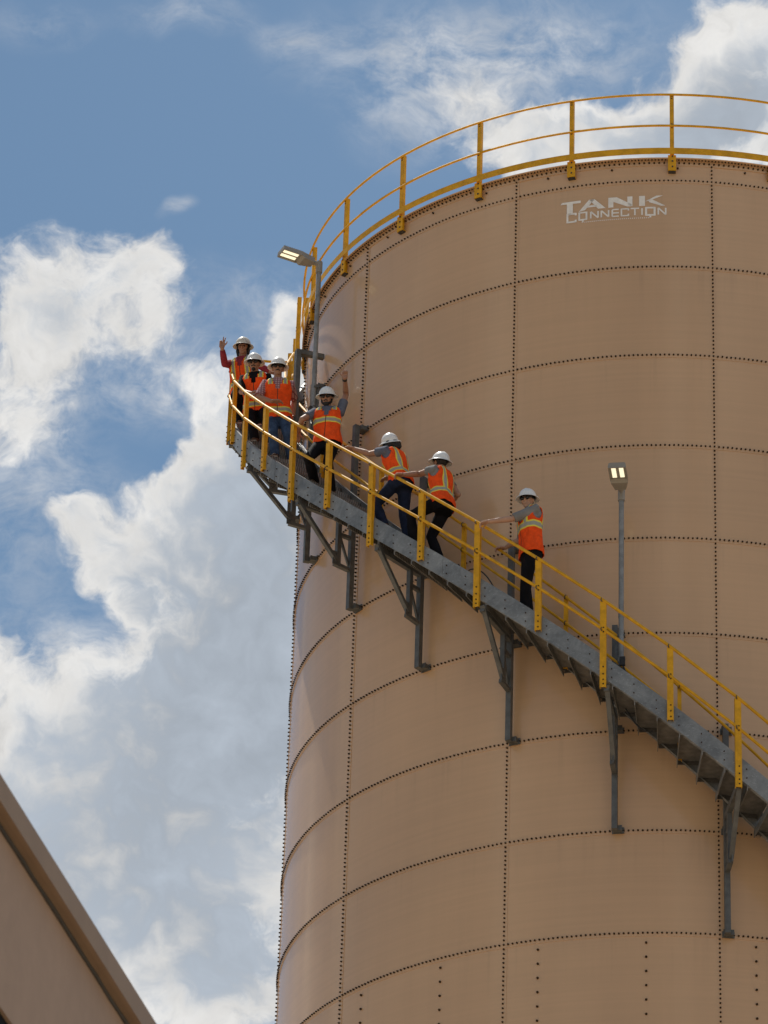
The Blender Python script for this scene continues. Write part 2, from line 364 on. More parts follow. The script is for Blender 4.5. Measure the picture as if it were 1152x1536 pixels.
# ------------------------------------------------------------------ storage tank
RT = 5.18919; DT_ = 53.55524; RING = 1.4; Z1 = 33.04112 + CAM_H; TH0 = -22.04618; PAN = 30.0
AX = Vector((0, DT_, 0))
def cyl(th, r, z):                     # tank-local: angle from the camera side, radius, height
    a = R_(th); return Vector((r * math.sin(a), -r * math.cos(a), z))
ZT = Z1 + .335                          # rim
tank = thing('storage_tank', 'tall tan bolted steel water tank with dotted bolt seams and white lettering near its rim', 'tank', AX)
SEG = 24
mb = MB()
tops = [ZT] + [Z1 - RING * k for k in range(0, 25)]
for k in range(len(tops) - 1):
    zt, zb = tops[k], max(tops[k + 1], .9)
    if zt <= .9: break
    for p in range(12):
        vs = []; fs = []
        for j, (z, dz) in enumerate(((zt, 0.0), (zb - .04, .006))):
            for i in range(SEG + 1):
                u = i / SEG
                th = TH0 + PAN * (p + u) - 0.45 + (0.0 if i < SEG else .9)
                vs.append(cyl(th, RT + dz + .006 * u, z))
        # lip: short returns along the right and lower lap edges
        for i in range(SEG + 1):
            th = TH0 + PAN * (p + i / SEG) - .45 + (0.0 if i < SEG else .9); vs.append(cyl(th, RT - .004, zb - .04))
        vs.append(cyl(TH0 + PAN * (p + 1) + .45, RT - .004, zt))
        N = SEG + 1
        for i in range(SEG): fs.append((i, N + i, N + i + 1, i + 1)); fs.append((N + i, 2 * N + i, 2 * N + i + 1, N + i + 1))
        fs.append((N - 1, 2 * N - 1, 3 * N - 1, 3 * N))
        mb.add(vs, fs)
part('shell', mb, MT['tank'], tank, True, 20)
# rim flange
mb = MB(); N = 288; vs = []; fs = []
prof = [(-.05, ZT + .004), (.075, ZT + .004), (.075, ZT - .012), (.014, ZT - .012), (.014, ZT - .09), (-.004, ZT - .09)]
for i in range(N):
    for r, z in prof: vs.append(cyl(360 * i / N, RT + r, z))
m = len(prof)
for i in range(N):
    for j in range(m - 1): fs.append((i * m + j, i * m + j + 1, ((i + 1) % N) * m + j + 1, ((i + 1) % N) * m + j))
mb.add(vs, fs); part('rim', mb, MT['tank'], tank, True, 30)
# roof: low cone behind the rim
mb = MB(); vs = [(0, 0, ZT + .55)] + [cyl(360 * i / 96, RT - .02, ZT - .03) for i in range(96)]
mb.add(vs, [(0, 1 + i, 1 + (i + 1) % 96) for i in range(96)]); part('roof', mb, MT['roof'], tank)
mb = MB(); vs = []; fs = []
for i in range(96):
    for r, z in ((RT + .35, -.05), (RT + .35, .9), (RT - .1, .9)): vs.append(cyl(360 * i / 96, r, z))
for i in range(96):
    for j in range(2): fs.append((i * 3 + j, i * 3 + j + 1, ((i + 1) % 96) * 3 + j + 1, ((i + 1) % 96) * 3 + j))
mb.add(vs, fs); part('foundation', mb, MT['concrete'], tank, True, 40)
# bolt caps: a six-sided cap on every hole
mb = MB()
def bolt(th, z, r0=RT + .004, rad=.0128, h=.025, tilt=None):
    a = R_(th); o = Vector((math.sin(a), -math.cos(a), 0)); t = Vector((math.cos(a), math.sin(a), 0)); up = Vector((0, 0, 1))
    c = cyl(th, r0, z); k = 6; vs = []
    for (q, hh) in ((1.0, 0), (1.0, h * .65), (.55, h)):
        for i in range(k):
            b = 2 * math.pi * i / k + .3; vs.append(c + t * (rad * q * math.cos(b)) + up * (rad * q * math.sin(b)) + o * hh)
    fs = [(j * k + i, j * k + (i + 1) % k, (j + 1) * k + (i + 1) % k, (j + 1) * k + i) for j in range(2) for i in range(k)] + [tuple(2 * k + i for i in range(k))]
    mb.add(vs, fs)
NB = 46
for k in range(0, 13):
    z = Z1 - RING * k
    for i in range(12 * NB):
        bolt(TH0 + PAN * i / NB, z + random.uniform(-.002, .002), RT + (.010 if k else .004))
for i in range(12 * 40): bolt(TH0 + PAN * (i + .5) / 40, ZT - .052, RT + .014, .013, .028)
for p in range(12):
    for i in range(3): bolt(TH0 + PAN * (p + .17 + i * .33), ZT - .135, RT + .004, .015, .03)
NVB = 23
for p in range(12):
    th = TH0 + PAN * p
    for k in range(-1, 12):
        for i in range(1, NVB):
            z = Z1 - RING * (k + i / NVB)
            if z < ZT - .07: bolt(th + random.uniform(-.01, .01), z, RT + .008)
    for s_ in (.167, .667):         # stiffener bolts in the heavy lower course
        for i in range(7): bolt(th + PAN * s_, Z1 - RING * 8 - .13 - i * .19, RT + .006, .016)
# flange bolts under the rim (a comb seen from below)
for i in range(12 * 60):
    c = cyl(360 * i / 720, RT + .048, ZT - .026); mb.tube([c, c + Vector((0, 0, .016))], .011, 5)
o = part('bolt_row', mb, MT['bolt'], tank); o['kind'] = 'stuff'
# lettering painted on the shell, laid out in metres along the arc
def letters():
    mb = MB(); r = RT + .0105; bm = bmesh.new()
    TH_L = -14.93
    P = lambda x, z: Vector((x, 0, z))
    class flat:
        def add(q, vs, fs):
            vv = [bm.verts.new(v) for v in vs]
            for f in fs: bm.faces.new([vv[i] for i in f])
    out, mb = mb, flat()
    def poly(pts):
        # subdivide as a fan of thin slices so that it follows the curve
        mb.add([P(x, z) for x, z in pts], [tuple(range(len(pts)))])
    def stroke(a, b, w):
        dx, dz = b[0] - a[0], b[1] - a[1]; L = math.hypot(dx, dz); nx, nz = -dz / L * w / 2, dx / L * w / 2; n_ = max(1, int(L / .05)); w *= 1.3; nx *= 1.3; nz *= 1.3
        vs = []
        for i in range(n_ + 1):
            q = i / n_; x, z = a[0] + dx * q, a[1] + dz * q; vs += [P(x - nx, z - nz), P(x + nx, z + nz)]
        mb.add(vs, [(2 * i, 2 * i + 1, 2 * i + 3, 2 * i + 2) for i in range(n_)])
    b0, b1 = 32.632 + CAM_H, 32.795 + CAM_H; H = b1 - b0
    # T with its long pointed left arm
    poly([(0.0, b1 - .03), (.02, b1 + .004), (.285, b1 + .004), (.285, b1 - .038), (.10, b1 - .034)]); poly([(.09, b0 - .045), (.175, b0 - .045), (.175, b1 - .036), (.09, b1 - .034)])
    # A
    poly([(.255, b0 - .02), (.345, b0), (.475, b1), (.40, b1)]); poly([(.40, b1), (.475, b1), (.63, b0), (.525, b0)]); poly([(.36, b0 + .035), (.53, b0 + .035), (.50, b0 + .068), (.395, b0 + .068)])
    # N
    poly([(.665, b0), (.735, b0), (.735, b1), (.665, b1)]); poly([(.735, b1), (.735, b1 - .075), (.925, b0), (.985, b0), (.985, b0 + .03), (.78, b1)]); poly([(.925, b0 + .03), (.995, b0), (.995, b1), (.925, b1)])
    # K
    poly([(1.085, b0), (1.165, b0), (1.165, b1), (1.085, b1)]); poly([(1.165, b0 + .07), (1.32, b1), (1.41, b1 + .004), (1.235, b0 + .085)]); poly([(1.20, b0 + .10), (1.225, b0 + .055), (1.385, b0 - .004), (1.44, b0), (1.255, b0 + .105)])
    # CONNECTION in wide square strokes
    def box_o(x0, x1, z0, z1, w, gap=None):
        stroke((x0, z1), (x1, z1), w); stroke((x0, z0), (x1, z0), w); stroke((x0, z0 - w / 2), (x0, z1 + w / 2), w)
        if gap is None: stroke((x1, z0 - w / 2), (x1, z1 + w / 2), w)
        else:
            stroke((x1, z1 - .03), (x1, z1 + w / 2), w); stroke((x1, z0 - w / 2), (x1, z0 + .03), w)
    z0, z1_ = 32.485 + CAM_H, 32.595 + CAM_H; w = .017
    box_o(.10, .215, z0 - .02, z1_, .022, True)
    box_o(.265, .365, z0 - .005, z1_, .020); stroke((.315, z0 - .04), (.315, z0 - .015), .02)
    for x in (.425, .57):
        stroke((x, z0), (x, z1_), w); stroke((x + .10, z0), (x + .10, z1_), w); stroke((x, z1_), (x + .10, z0), w)
    x = .72; stroke((x, z0), (x, z1_), w)
    for zz in (z0, (z0 + z1_) / 2, z1_): stroke((x, zz), (x + .09, zz), w)
    box_o(.845, .94, z0, z1_, w, True)
    stroke((.97, z1_), (1.085, z1_), w); stroke((1.028, z0), (1.028, z1_), w)
    stroke((1.125, z0), (1.125, z1_), w)
    box_o(1.18, 1.295, z0 - .004, z1_ + .004, .022); stroke((1.237, z0 - .045), (1.237, z0 - .015), .02)
    x = 1.345; stroke((x, z0), (x, z1_), w); stroke((x + .10, z0), (x + .10, z1_), w); stroke((x, z1_), (x + .10, z0), w)
    # dotted rule below
    for i in range(34):
        x = .30 + i * .0275; stroke((x, 32.436 + CAM_H), (x + .013, 32.436 + CAM_H), .012)
    x = .02                             # cut into narrow strips, then wrap round the shell
    while x < 1.46:
        bmesh.ops.bisect_plane(bm, geom=bm.verts[:] + bm.edges[:] + bm.faces[:], plane_co=(x, 0, 0), plane_no=(1, 0, 0)); x += .03
    bm.verts.index_update()
    out.add([cyl(TH_L + math.degrees(v.co.x / RT), r, v.co.z) for v in bm.verts], [tuple(v.index for v in f.verts) for f in bm.faces]); bm.free()
    return out
part('lettering', letters(), MT['letter'], tank, label='faded white painted words TANK CONNECTION')

# ------------------------------------------------------------------ guardrail round the roof
gr = thing('guardrail', 'yellow pipe guardrail with kick plate running round the top rim of the tank', 'railing', AX + Vector((0, 0, ZT)))
def ring_tube(r, z, rad, t0=0, t1=360, step=2.5):
    k = int(round((t1 - t0) / step)); return [cyl(t0 + (t1 - t0) * i / k, r, z) for i in range(k + 1)]
mb = MB(); mb.tube(ring_tube(RT + .085, 1.045, .02), .0165, 8); part('top_rail', mb, MT['yellow'], gr, True, 40)
mb = MB(); mb.tube(ring_tube(RT + .085, .525, .02), .0165, 8); part('mid_rail', mb, MT['yellow'], gr, True, 40)
mb = MB(); vs = []; fs = []; N = 144
for i in range(N):
    for r, z in ((.118, .035), (.118, .135), (.112, .135), (.112, .035)): vs.append(cyl(360 * i / N, RT + r, z))
for i in range(N):
    for j in range(4): fs.append((i * 4 + j, i * 4 + (j + 1) % 4, ((i + 1) % N) * 4 + (j + 1) % 4, ((i + 1) % N) * 4 + j))
mb.add(vs, fs); part('kick_plate', mb, MT['yellow'], gr, True, 40)
def rail_post_mesh():
    mb = MB(); r = -(RT + .066)
    mb.box((0, r, .43), (.029, .005, .64)); mb.box((.026, r + .028, .43), (.003, .026, .64))      # angle iron
    mb.box((0, r + .0, -.085), (.055, .012, .125))                                              # wide foot clip
    mb.box((0, r + .035, -.205), (.055, .033, .006))
    for z in (1.03, .99, .56, .50): mb.box((0.0, r - .007, z), (.008, .003, .008), mi=1)
    for z in (.02, -.06, -.15): mb.box((0.006, r - .016, z), (.010, .006, .010), mi=1)
    mb.box((0, r + .03, -.217), (.05, .03, .005), mi=1)
    return mb.mesh('post', [MT['yellow'], MT['dark']])
pm = rail_post_mesh()
for i in range(24):
    o = link('post', pm, gr); o.rotation_euler.z = R_(1.98 + 15.13 * i - 15.13 * 12) if i < 23 else R_(170.5)

# ------------------------------------------------------------------ staircase wound round the tank
TD = 2.553; SL = .0893                       # degrees per tread, metres of rise per degree
def railz(th): return 25.26 + CAM_H + (1.16 - th) * SL
RO = RT + 1.10; RI = RT + .30
T_TOP, T_BOT = -103.5, 66.0
stair = thing('spiral_staircase', 'galvanised steel staircase with yellow handrails winding up round the tank wall', 'staircase', AX)
def helix(r, dz, t0, t1, step=1.2766):
    k = int(round(abs(t1 - t0) / step)); return [cyl(t0 + (t1 - t0) * i / k, r, railz(t0 + (t1 - t0) * i / k) + dz) for i in range(k + 1)]
poly_rail = lambda dz: [cyl(th, RO, railz(th) + dz) for th in [-97.5] + [8.78 - 7.66 * i for i in range(13, -8, -1)] + [T_BOT]]   # straight pipe from post to post
ease = lambda q: q * q * (3 - 2 * q)
top_turn = [cyl(-97.5 - 9 * q, RO - .62 * ease(q), railz(-97.5) + .34 * q ** 1.6) for q in [i / 8 for i in range(1, 9)]]
mb = MB(); mb.tube(list(reversed(top_turn)) + poly_rail(0), .021, 10); part('handrail', mb, MT['yellow'], stair, True, 40, label='outer top handrail')
mb = MB(); mb.tube(poly_rail(-.42), .020, 10); part('mid_rail', mb, MT['yellow'], stair, True, 40)
mb = MB(); mb.tube(helix(RI, -.02, -96, T_BOT), .019, 8); part('handrail', mb, MT['yellow'], stair, True, 40, label='inner handrail beside the tank wall')
mb = MB(); mb.tube(helix(RI, -.40, -96, T_BOT), .018, 8); part('mid_rail', mb, MT['yellow'], stair, True, 40)
# posts on the outer stringer, long and short in turn
def post_mesh(L, name='post', w=.040):
    mb = MB(); y = -(RO + .002)
    mb.box((0, y, -.012 - L / 2), (w, .0045, L / 2)); mb.box((-w + .003, y + .026, -.012 - L / 2), (.003, .024, L / 2)); mb.box((w - .003, y + .026, -.012 - L / 2), (.003, .024, L / 2))
    y = -(RO + .006)
    zs = [-.40, -.46] + [-L + d for d in ((.03, .09, .17, .27) if L > 1.1 else (.03, .11, .19))]
    for z in zs: mb.tube([(.006, y + .003, z), (.006, y - .012, z)], .0095, 6, mi=1)
    return mb
def clamp_mesh(z):
    mb = MB(); y = -RO
    if True:
        for a in (-.3,):
            ring = [Vector((-.010 + .014 * math.sin(b) , y + .026 * math.sin(b) , z + .026 * math.cos(b))) for b in [i * math.pi / 5 for i in range(11)]]
            mb.tube(ring, .0065, 5)
    return mb
PL, PS = post_mesh(1.225).mesh('post', [MT['yellow'], MT['bolt']]), post_mesh(1.02).mesh('post', [MT['yellow'], MT['bolt']])
CL = [clamp_mesh(z).mesh('clamp', MT['dark']) for z in (0, -.42)]
for i in range(-7, 13):                       # i = 0 is the post beside the lowest wall bracket in view
    th = 8.78 - i * 7.66
    if th < -99: continue
    lng = (i % 2 == 0)
    o = link('post', PL if lng else PS, stair); o.rotation_euler.z = R_(th); o.location.z = railz(th)
    for me in CL: link('clamp', me, o)
# inner posts: slender angles on the inner stringer
def inner_post():
    mb = MB(); y = -RI
    mb.box((0, y + .026, -.52), (.026, .004, .53)); mb.box((.023, y + .05, -.52), (.003, .022, .53))
    return mb.mesh('post', MT['yellow'])
def inner_clamp(z):
    mb = MB(); y = -RI
    if True:
        mb.tube([(0.0 + .008 * math.cos(b), y + .024 * math.sin(b), z + .024 * math.cos(b)) for b in [k * math.pi / 5 for k in range(11)]], .006, 5)
    return mb.mesh('clamp', MT['dark'])
IP, IC = inner_post(), [inner_clamp(z) for z in (-.02, -.40)]
for i in range(-4, 7):
    th = -12.8 - i * 15.32
    if th < -95: continue
    o = link('post', IP, stair); o.rotation_euler.z = R_(th); o.location.z = railz(th); o['label'] = 'inner post beside the tank wall'
    for me in IC: link('clamp', me, o)
# landing at the rim: gate posts and a short floor
def landing_post():
    mb = MB(); mb.box((0, 0, .60), (.036, .005, .62)); mb.box((.033, .028, .60), (.003, .026, .62))
    for z in (1.12, .70, .64): mb.box((0, -.008, z), (.008, .003, .008), mi=1)
    return mb.mesh('post', [MT['yellow'], MT['dark']])
LP = landing_post()
for th, r, z in ((-100.9, RT + .435, ZT - .135), (-104.7, RT + .635, ZT - .135), (-88.9, RT + .185, ZT - .135)):
    o = link('post', LP, stair); o.location = cyl(th, r, z); o.rotation_euler.z = R_(th + 10); o['label'] = 'landing gate post at the rim'
mb = MB(); vs = []; fs = []
for i in range(9):
    th = T_TOP - 14 * i / 8
    for r, z in ((RT + .10, ZT - .06), (RT + 1.08, ZT - .06), (RT + 1.08, ZT - .20), (RT + .10, ZT - .20)): vs.append(cyl(th, r, z))
for i in range(8):
    for j in range(4): fs.append((i * 4 + j, i * 4 + (j + 1) % 4, i * 4 + 4 + (j + 1) % 4, i * 4 + 4 + j))
fs += [(0, 1, 2, 3), (35, 34, 33, 32)]
mb.add(vs, fs); part('landing', mb, MT['galv'], stair)

# stringers: bent channel plates, lapped at every second post
def stringer(r, t0, t1, zt, zb, th_, side, proud=0.0):
    mb = MB(); vs = []; fs = []; k = max(2, int(abs(t1 - t0) / 1.28)); fl = .055 * side
    for i in range(k + 1):
        th = t0 + (t1 - t0) * i / k; z = railz(th); rr = r + proud * (1 if i / k < .5 else -1) * 0
        for (dr, dz) in ((0, zt), (0, zb), (fl, zb), (fl, zb + th_), (th_ * side, zb + th_), (th_ * side, zt - th_), (fl, zt - th_), (fl, zt)):
            vs.append(cyl(th, rr + dr, z + dz))
    m = 8
    for i in range(k):
        for j in range(m): fs.append((i * m + j, i * m + (j + 1) % m, (i + 1) * m + (j + 1) % m, (i + 1) * m + j))
    fs += [tuple(range(m)), tuple(k * m + j for j in range(m - 1, -1, -1))]
    mb.add(vs, fs); return mb
def stringer_bolts(mb, t0, t1):
    th = t0 + .9
    while th < t1:
        for dz in (-.88, -1.0):
            c = cyl(th, RO - .037, railz(th) + dz); n_ = c.copy(); n_.z = 0; n_.normalize(); mb.tube([c - n_ * .006, c + n_ * .009], .008, 6, mi=1)
        th += TD
    return mb
t = T_TOP; seg = 15.32; i = 0
while t < T_BOT - .5:
    t1 = min(t + seg, T_BOT)
    part('stringer', stringer_bolts(stringer(RO - .040 - .0035 * (i % 2), t - .35, t1 + .35, -.775, -1.085, .008, -1), t, t1), [MT['galv'], MT['bolt']], stair)
    part('stringer', stringer(RT + .20 - .0035 * (i % 2), t - .35, t1 + .35, -.72, -1.02, .008, 1), MT['galv'], stair)
    t = t1; i += 1
# treads: folded pans with a nosing
def tread_mesh():
    mb = MB(); r0, r1 = RT + .212, RO - .052
    a = R_(TD * .62)
    def q(r, s_, z): return (r * math.sin(s_ * a), -r * math.cos(s_ * a), z)
    sf, sb = 1.0, -1.0        # front (downhill) / back (uphill)
    def slab(s0, s1, z0, z1):
        vs = [q(r, s_, z) for r in (r0, r1) for s_ in (s0, s1) for z in (z0, z1)]
        mb.add(vs, [(0, 1, 3, 2), (4, 6, 7, 5), (0, 4, 5, 1), (2, 3, 7, 6), (0, 2, 6, 4), (1, 5, 7, 3)])
    slab(sf, sb, -.006, 0.0); slab(sf, sf - .05, -.085, -.0065); slab(sb, sb + .05, -.10, -.0065)
    for r in (r0 + .004, r1 - .004):     # end brackets
        vs = [((r + d) * math.sin(s_ * a), -(r + d) * math.cos(s_ * a), z) for d in (-.003, .003) for s_ in (.92, -.92) for z in (-.058, -.007)]
        mb.add(vs, [(0, 1, 3, 2), (4, 6, 7, 5), (0, 4, 5, 1), (2, 3, 7, 6), (0, 2, 6, 4), (1, 5, 7, 3)])
    return mb.mesh('tread', MT['tread'])
TM = tread_mesh()
i = int((1.16 - T_BOT) / TD)
while 1.16 - i * TD > T_TOP:
    th = 1.16 - i * TD
    o = link('tread', TM, stair); o.rotation_euler.z = R_(th); o.location.z = railz(th) - .92
    i += 1
# wall brackets, one every half panel, each one course higher than the last
def bracket(th, k):
    """k = bolt seam (1 = top) on which its foot stands; the column rises two courses"""
    zf = Z1 - RING * (k - 1); zu = zf + 2 * RING; zr = railz(th)
    zu = min(zu, ZT - .35)
    e = lambda x, r, z: Vector((x, -(RT + r), z))
    mb = MB(); mb.bar(e(0, .15, zf - .04), e(0, .15, zu + .04), .072, .072, (0, 1, 0))
    o = link('wall_bracket', mb.mesh('wall_bracket', MT['steel']), stair); o.rotation_euler.z = R_(th)
    for z in (zf, zf + RING, zu):
        mb = MB(); mb.box(e(.030, .022, z), (.076, .007, .042)); mb.box(e(.026, .062, z), (.060, .033, .030)); mb.box(e(.022, .104, z), (.066, .0085, .034)); part('foot', mb, MT['steel'], o)
    zb = zr - 1.93; rc = .1865; rs = .37
    mb = MB(); mb.bar(e(0, rc, zr - 1.20), e(0, 1.07, zr - 1.20), .06, .085); part('cross_beam', mb, MT['steel'], o)
    mb = MB(); mb.bar(e(0, rs, zr - 1.243), e(0, rs, zb), .062, .062, (0, 1, 0)); part('strut', mb, MT['steel'], o)
    mb = MB(); mb.bar(e(0, rc, zr - 1.45), e(0, rs - .0315, zr - 1.45), .05, .05); part('strut', mb, MT['steel'], o)
    mb = MB(); mb.bar(e(0, rc, zb - .012), e(0, rs + .06, zb + .008), .06, .05); part('strut', mb, MT['steel'], o)
    mb = MB(); mb.bar(e(-.012, rs - .03, zr - 1.47), e(-.012, rc - .005, zb + .06), .03, .03); part('strut', mb, MT['steel'], o)
    mb = MB(); mb.bar(e(.012, 1.075, zr - 1.16), e(.012, rs + .035, zb + .06), .058, .05); mb.box(e(.018, rs + .045, zb + .09), (.009, .05, .10)); part('strut', mb, MT['steel'], o)
    if k == 4:                       # a taller upright beside the upper lamp, tied back to the wall
        zt2 = 32.2 + CAM_H
        mb = MB(); mb.bar(e(-.005, .40, zr - 1.157), e(-.005, .40, zt2), .07, .07, (0, 1, 0)); part('upright', mb, MT['steel'], o)
        mb = MB(); mb.bar(e(-.005, .02, zt2 - .03), e(-.005, .3645, zt2 - .03), .07, .07); part('strut', mb, MT['steel'], o)
    return o
for k in range(2, 14):
    th = TH0 + .85 + 15 * (k - 7)
    if th > T_BOT - 2: break
    bracket(th, k)
# cable run along the inner stringer and two slack loops
def sag(a, b, d, n_=14):
    a = Vector(a); b = Vector(b); return [a.lerp(b, i / n_) - Vector((0, 0, d * 4 * (i / n_) * (1 - i / n_))) for i in range(n_ + 1)]
mb = MB(); mb.tube(helix(RT + .165, -.76, -92, T_BOT), .011, 6); part('cable', mb, MT['rubber'], stair, True, 60)
for pts, r_ in ((sag(cyl(-24.5, RT + .75, railz(-24.5) - .70), cyl(-20.5, RT + .9, railz(-20.5) - .74), -.10), .009),
                (sag(cyl(-4.4, RT + .5, railz(-4.4) - 1.05), cyl(-1.0, RT + .55, railz(-1.0) - 1.10), .10), .010),
                (sag(cyl(-14.5, RT + .3, railz(-14.5) - .55), cyl(-17.5, RT + .3, railz(-17.5) - .72), .12), .009)):
    mb = MB(); mb.tube(pts, r_, 6); part('cable', mb, MT['rubber'], stair, True, 60)

# ------------------------------------------------------------------ lamp posts fixed to the wall brackets
def lamp_post(th, zb, L, label, tilt=0.0):
    root = thing('lamp_post', label, 'lamp post', AX + cyl(th, RT + .34, zb), 'lamp posts on the staircase'); root.rotation_euler.z = R_(th)
    mb = MB(); mb.tube([(0, 0, 0), (0, 0, L)], .034, 12); mb.tube([(0, 0, L * .28), (0, 0, L * .28 + .05)], .038, 12); mb.tube([(0, 0, .03), (0, 0, .09)], .045, 12)
    pl = part('pole', mb, MT['pole'], root, True, 40)
    mb = MB(); mb.box((-.03, .055, .18), (.055, .022, .24)); mb.box((0, .02, .42), (.05, .035, .012)); mb.box((0, .02, .10), (.05, .035, .012)); part('clamp', mb, MT['steel'], root)
    mb = MB(); mb.box((.02, -.05, .02), (.035, .02, .06)); mb.tube(sag((.02, -.05, -.02), (.16, -.08, -.28), .05), .012, 6); part('cable', mb, MT['rubber'], root)
    # collar and head
    mb = MB(); mb.tube([(0, 0, L - .02), (0, 0, L + .16)], .047, 12); mb.tube([(0, -.0, L + .12), (0, -.13, L + .13)], .036, 10); part('collar', mb, MT['lamp'], root, True, 40)
    d = Vector((0, -math.cos(R_(3)), math.sin(R_(3)))); u = Vector((0, math.sin(R_(3)), math.cos(R_(3)))); x = Vector((1, 0, 0))
    d, u_, x = d * .92, u * .92, x * .90; u = u_
    c0 = Vector((0, -.10, L + .14))
    mb = MB()
    def slab(s0, s1, w0, w1, z0, z1, z0b, z1b):
        vs = []
        for s_, w, a, b in ((s0, w0, z0, z1), (s1, w1, z0b, z1b)):
            for sx, zz in ((-w, a), (w, a), (w * .92, b), (-w * .92, b)): vs.append(c0 + d * s_ + x * sx + u * zz)
        mb.add(vs, [(0, 1, 2, 3), (7, 6, 5, 4), (0, 4, 5, 1), (1, 5, 6, 2), (2, 6, 7, 3), (3, 7, 4, 0)])
    slab(0, .19, .08, .122, -.06, .03, -.068, .035)          # driver box
    slab(.19, .235, .122, .13, -.068, .035, -.03, .04)
    slab(.235, .55, .13, .13, -.02, .04, -.02, .032)          # optic plate body
    for sx in (-.1225, .1225):                                  # side skirts
        vs = [c0 + d * s_ + x * (sx + q) + u * z for s_ in (.2355, .5495) for q in (-.007, .007) for z in (-.045, -.0205)]
        mb.add(vs, [(0, 1, 3, 2), (4, 6, 7, 5), (0, 4, 5, 1), (2, 3, 7, 6), (0, 2, 6, 4), (1, 5, 7, 3)])
    vs = [c0 + d * s_ + x * sx + u * z for s_ in (.535, .549) for sx in (-.115, .115) for z in (-.045, -.0205)]
    mb.add(vs, [(0, 1, 3, 2), (4, 6, 7, 5), (0, 4, 5, 1), (2, 3, 7, 6), (0, 2, 6, 4), (1, 5, 7, 3)])
    for i in range(9):                                        # cooling fins on the back
        s_ = .27 + i * .032; vs = [c0 + d * (s_ + a) + x * sx + u * z for a in (0, .006) for sx in (-.11, .11) for z in (.036, .052)]
        mb.add(vs, [(0, 1, 3, 2), (4, 6, 7, 5), (0, 4, 5, 1), (2, 3, 7, 6), (0, 2, 6, 4), (1, 5, 7, 3)])
    hd = part('lamp_head', mb, MT['lamp'], root)
    for sx in (-.055, .055):
        mb = MB(); vs = [c0 + d * s_ + x * (sx + q) + u * z for s_ in (.275, .525) for q in (-.031, .031) for z in (-.030, -.0215)]
        mb.add(vs, [(0, 1, 3, 2), (4, 6, 7, 5), (0, 4, 5, 1), (2, 3, 7, 6), (0, 2, 6, 4), (1, 5, 7, 3)]); part('light_strip', mb, MT['led'], hd)
    return root
lamp_post(-5.15, 25.42 + CAM_H, 2.42, 'lit twin-strip lamp on a galvanised pole against the tank wall below the lettering')
lamp_post(-60.9, 30.88 + CAM_H, 2.36, 'lit twin-strip lamp reaching out to the left beside the yellow roof guardrail')

# ------------------------------------------------------------------ building at the left
bd = thing('building', 'tan building at lower left seen from under its brown eave', 'building', (-2.93, 16.9, 0))
d = Vector((.14329, .98968, 0)); nn = Vector((.98968, -.14329, 0)); q0 = Vector((-2.92935, 16.90505, 0)) - Vector(bd.location)
EZ = 8.4 + CAM_H
def W(s_, o_, z): return q0 + d * s_ + nn * o_ + Vector((0, 0, z))
def pris(mb, s0, s1, o0, o1, z0, z1):
    vs = [W(s_, o_, z) for s_ in (s0, s1) for o_ in (o0, o1) for z in (z0, z1)]
    mb.add(vs, [(0, 1, 3, 2), (4, 6, 7, 5), (0, 4, 5, 1), (2, 3, 7, 6), (0, 2, 6, 4), (1, 5, 7, 3)])
S0, S1 = -14.0, 9.0
wz = 7.5 + CAM_H
mb = MB()
pris(mb, S0, S1, -9.0, -.076, -.05, 5.5); pris(mb, S0, -3.0, -9.0, -.076, 5.5, EZ - .118); pris(mb, 2.2, S1, -9.0, -.076, 5.5, EZ - .118); pris(mb, -3.0, 2.2, -9.0, -.076, wz, EZ - .118); pris(mb, -3.0, 2.2, -9.0, -.12, 5.5, wz)
part('wall', mb, MT['stucco'], bd)
mb = MB(); pris(mb, S0 - .3, S1 + .1, -.030, 0.0, EZ - .118, EZ); part('fascia', mb, MT['trim'], bd)
mb = MB(); pris(mb, S0 - .3, S1 + .1, -9.2, -.030, EZ - .1135, EZ - .05); part('soffit', mb, MT['trim'], bd)
# ragged sealant joint between soffit and wall
mb = MB(); pts = [W(S0 + (S1 - S0) * i / 160, -.074 + random.uniform(-.003, .004), EZ - .119 - random.uniform(0, .006)) for i in range(161)]
mb.tube(pts, .013, 5); part('joint', mb, MT['dark'], bd)
mb = MB()
vs = [W(S0 - .3, -9.2, EZ - .045), W(S1 + .1, -9.2, EZ - .045), W(S1 + .1, -.005, EZ + .004), W(S0 - .3, -.005, EZ + .004), W(S0 - .3, -4.6, EZ + 1.0), W(S1 + .1, -4.6, EZ + 1.0)]
mb.add(vs, [(0, 1, 5, 4), (4, 5, 2, 3), (0, 4, 3), (1, 2, 5)]); part('roof', mb, MT['roof'], bd)
mb = MB(); pris(mb, -3.0, 2.2, -.116, -.095, 5.5, wz); part('window', mb, MT['glass'], bd)

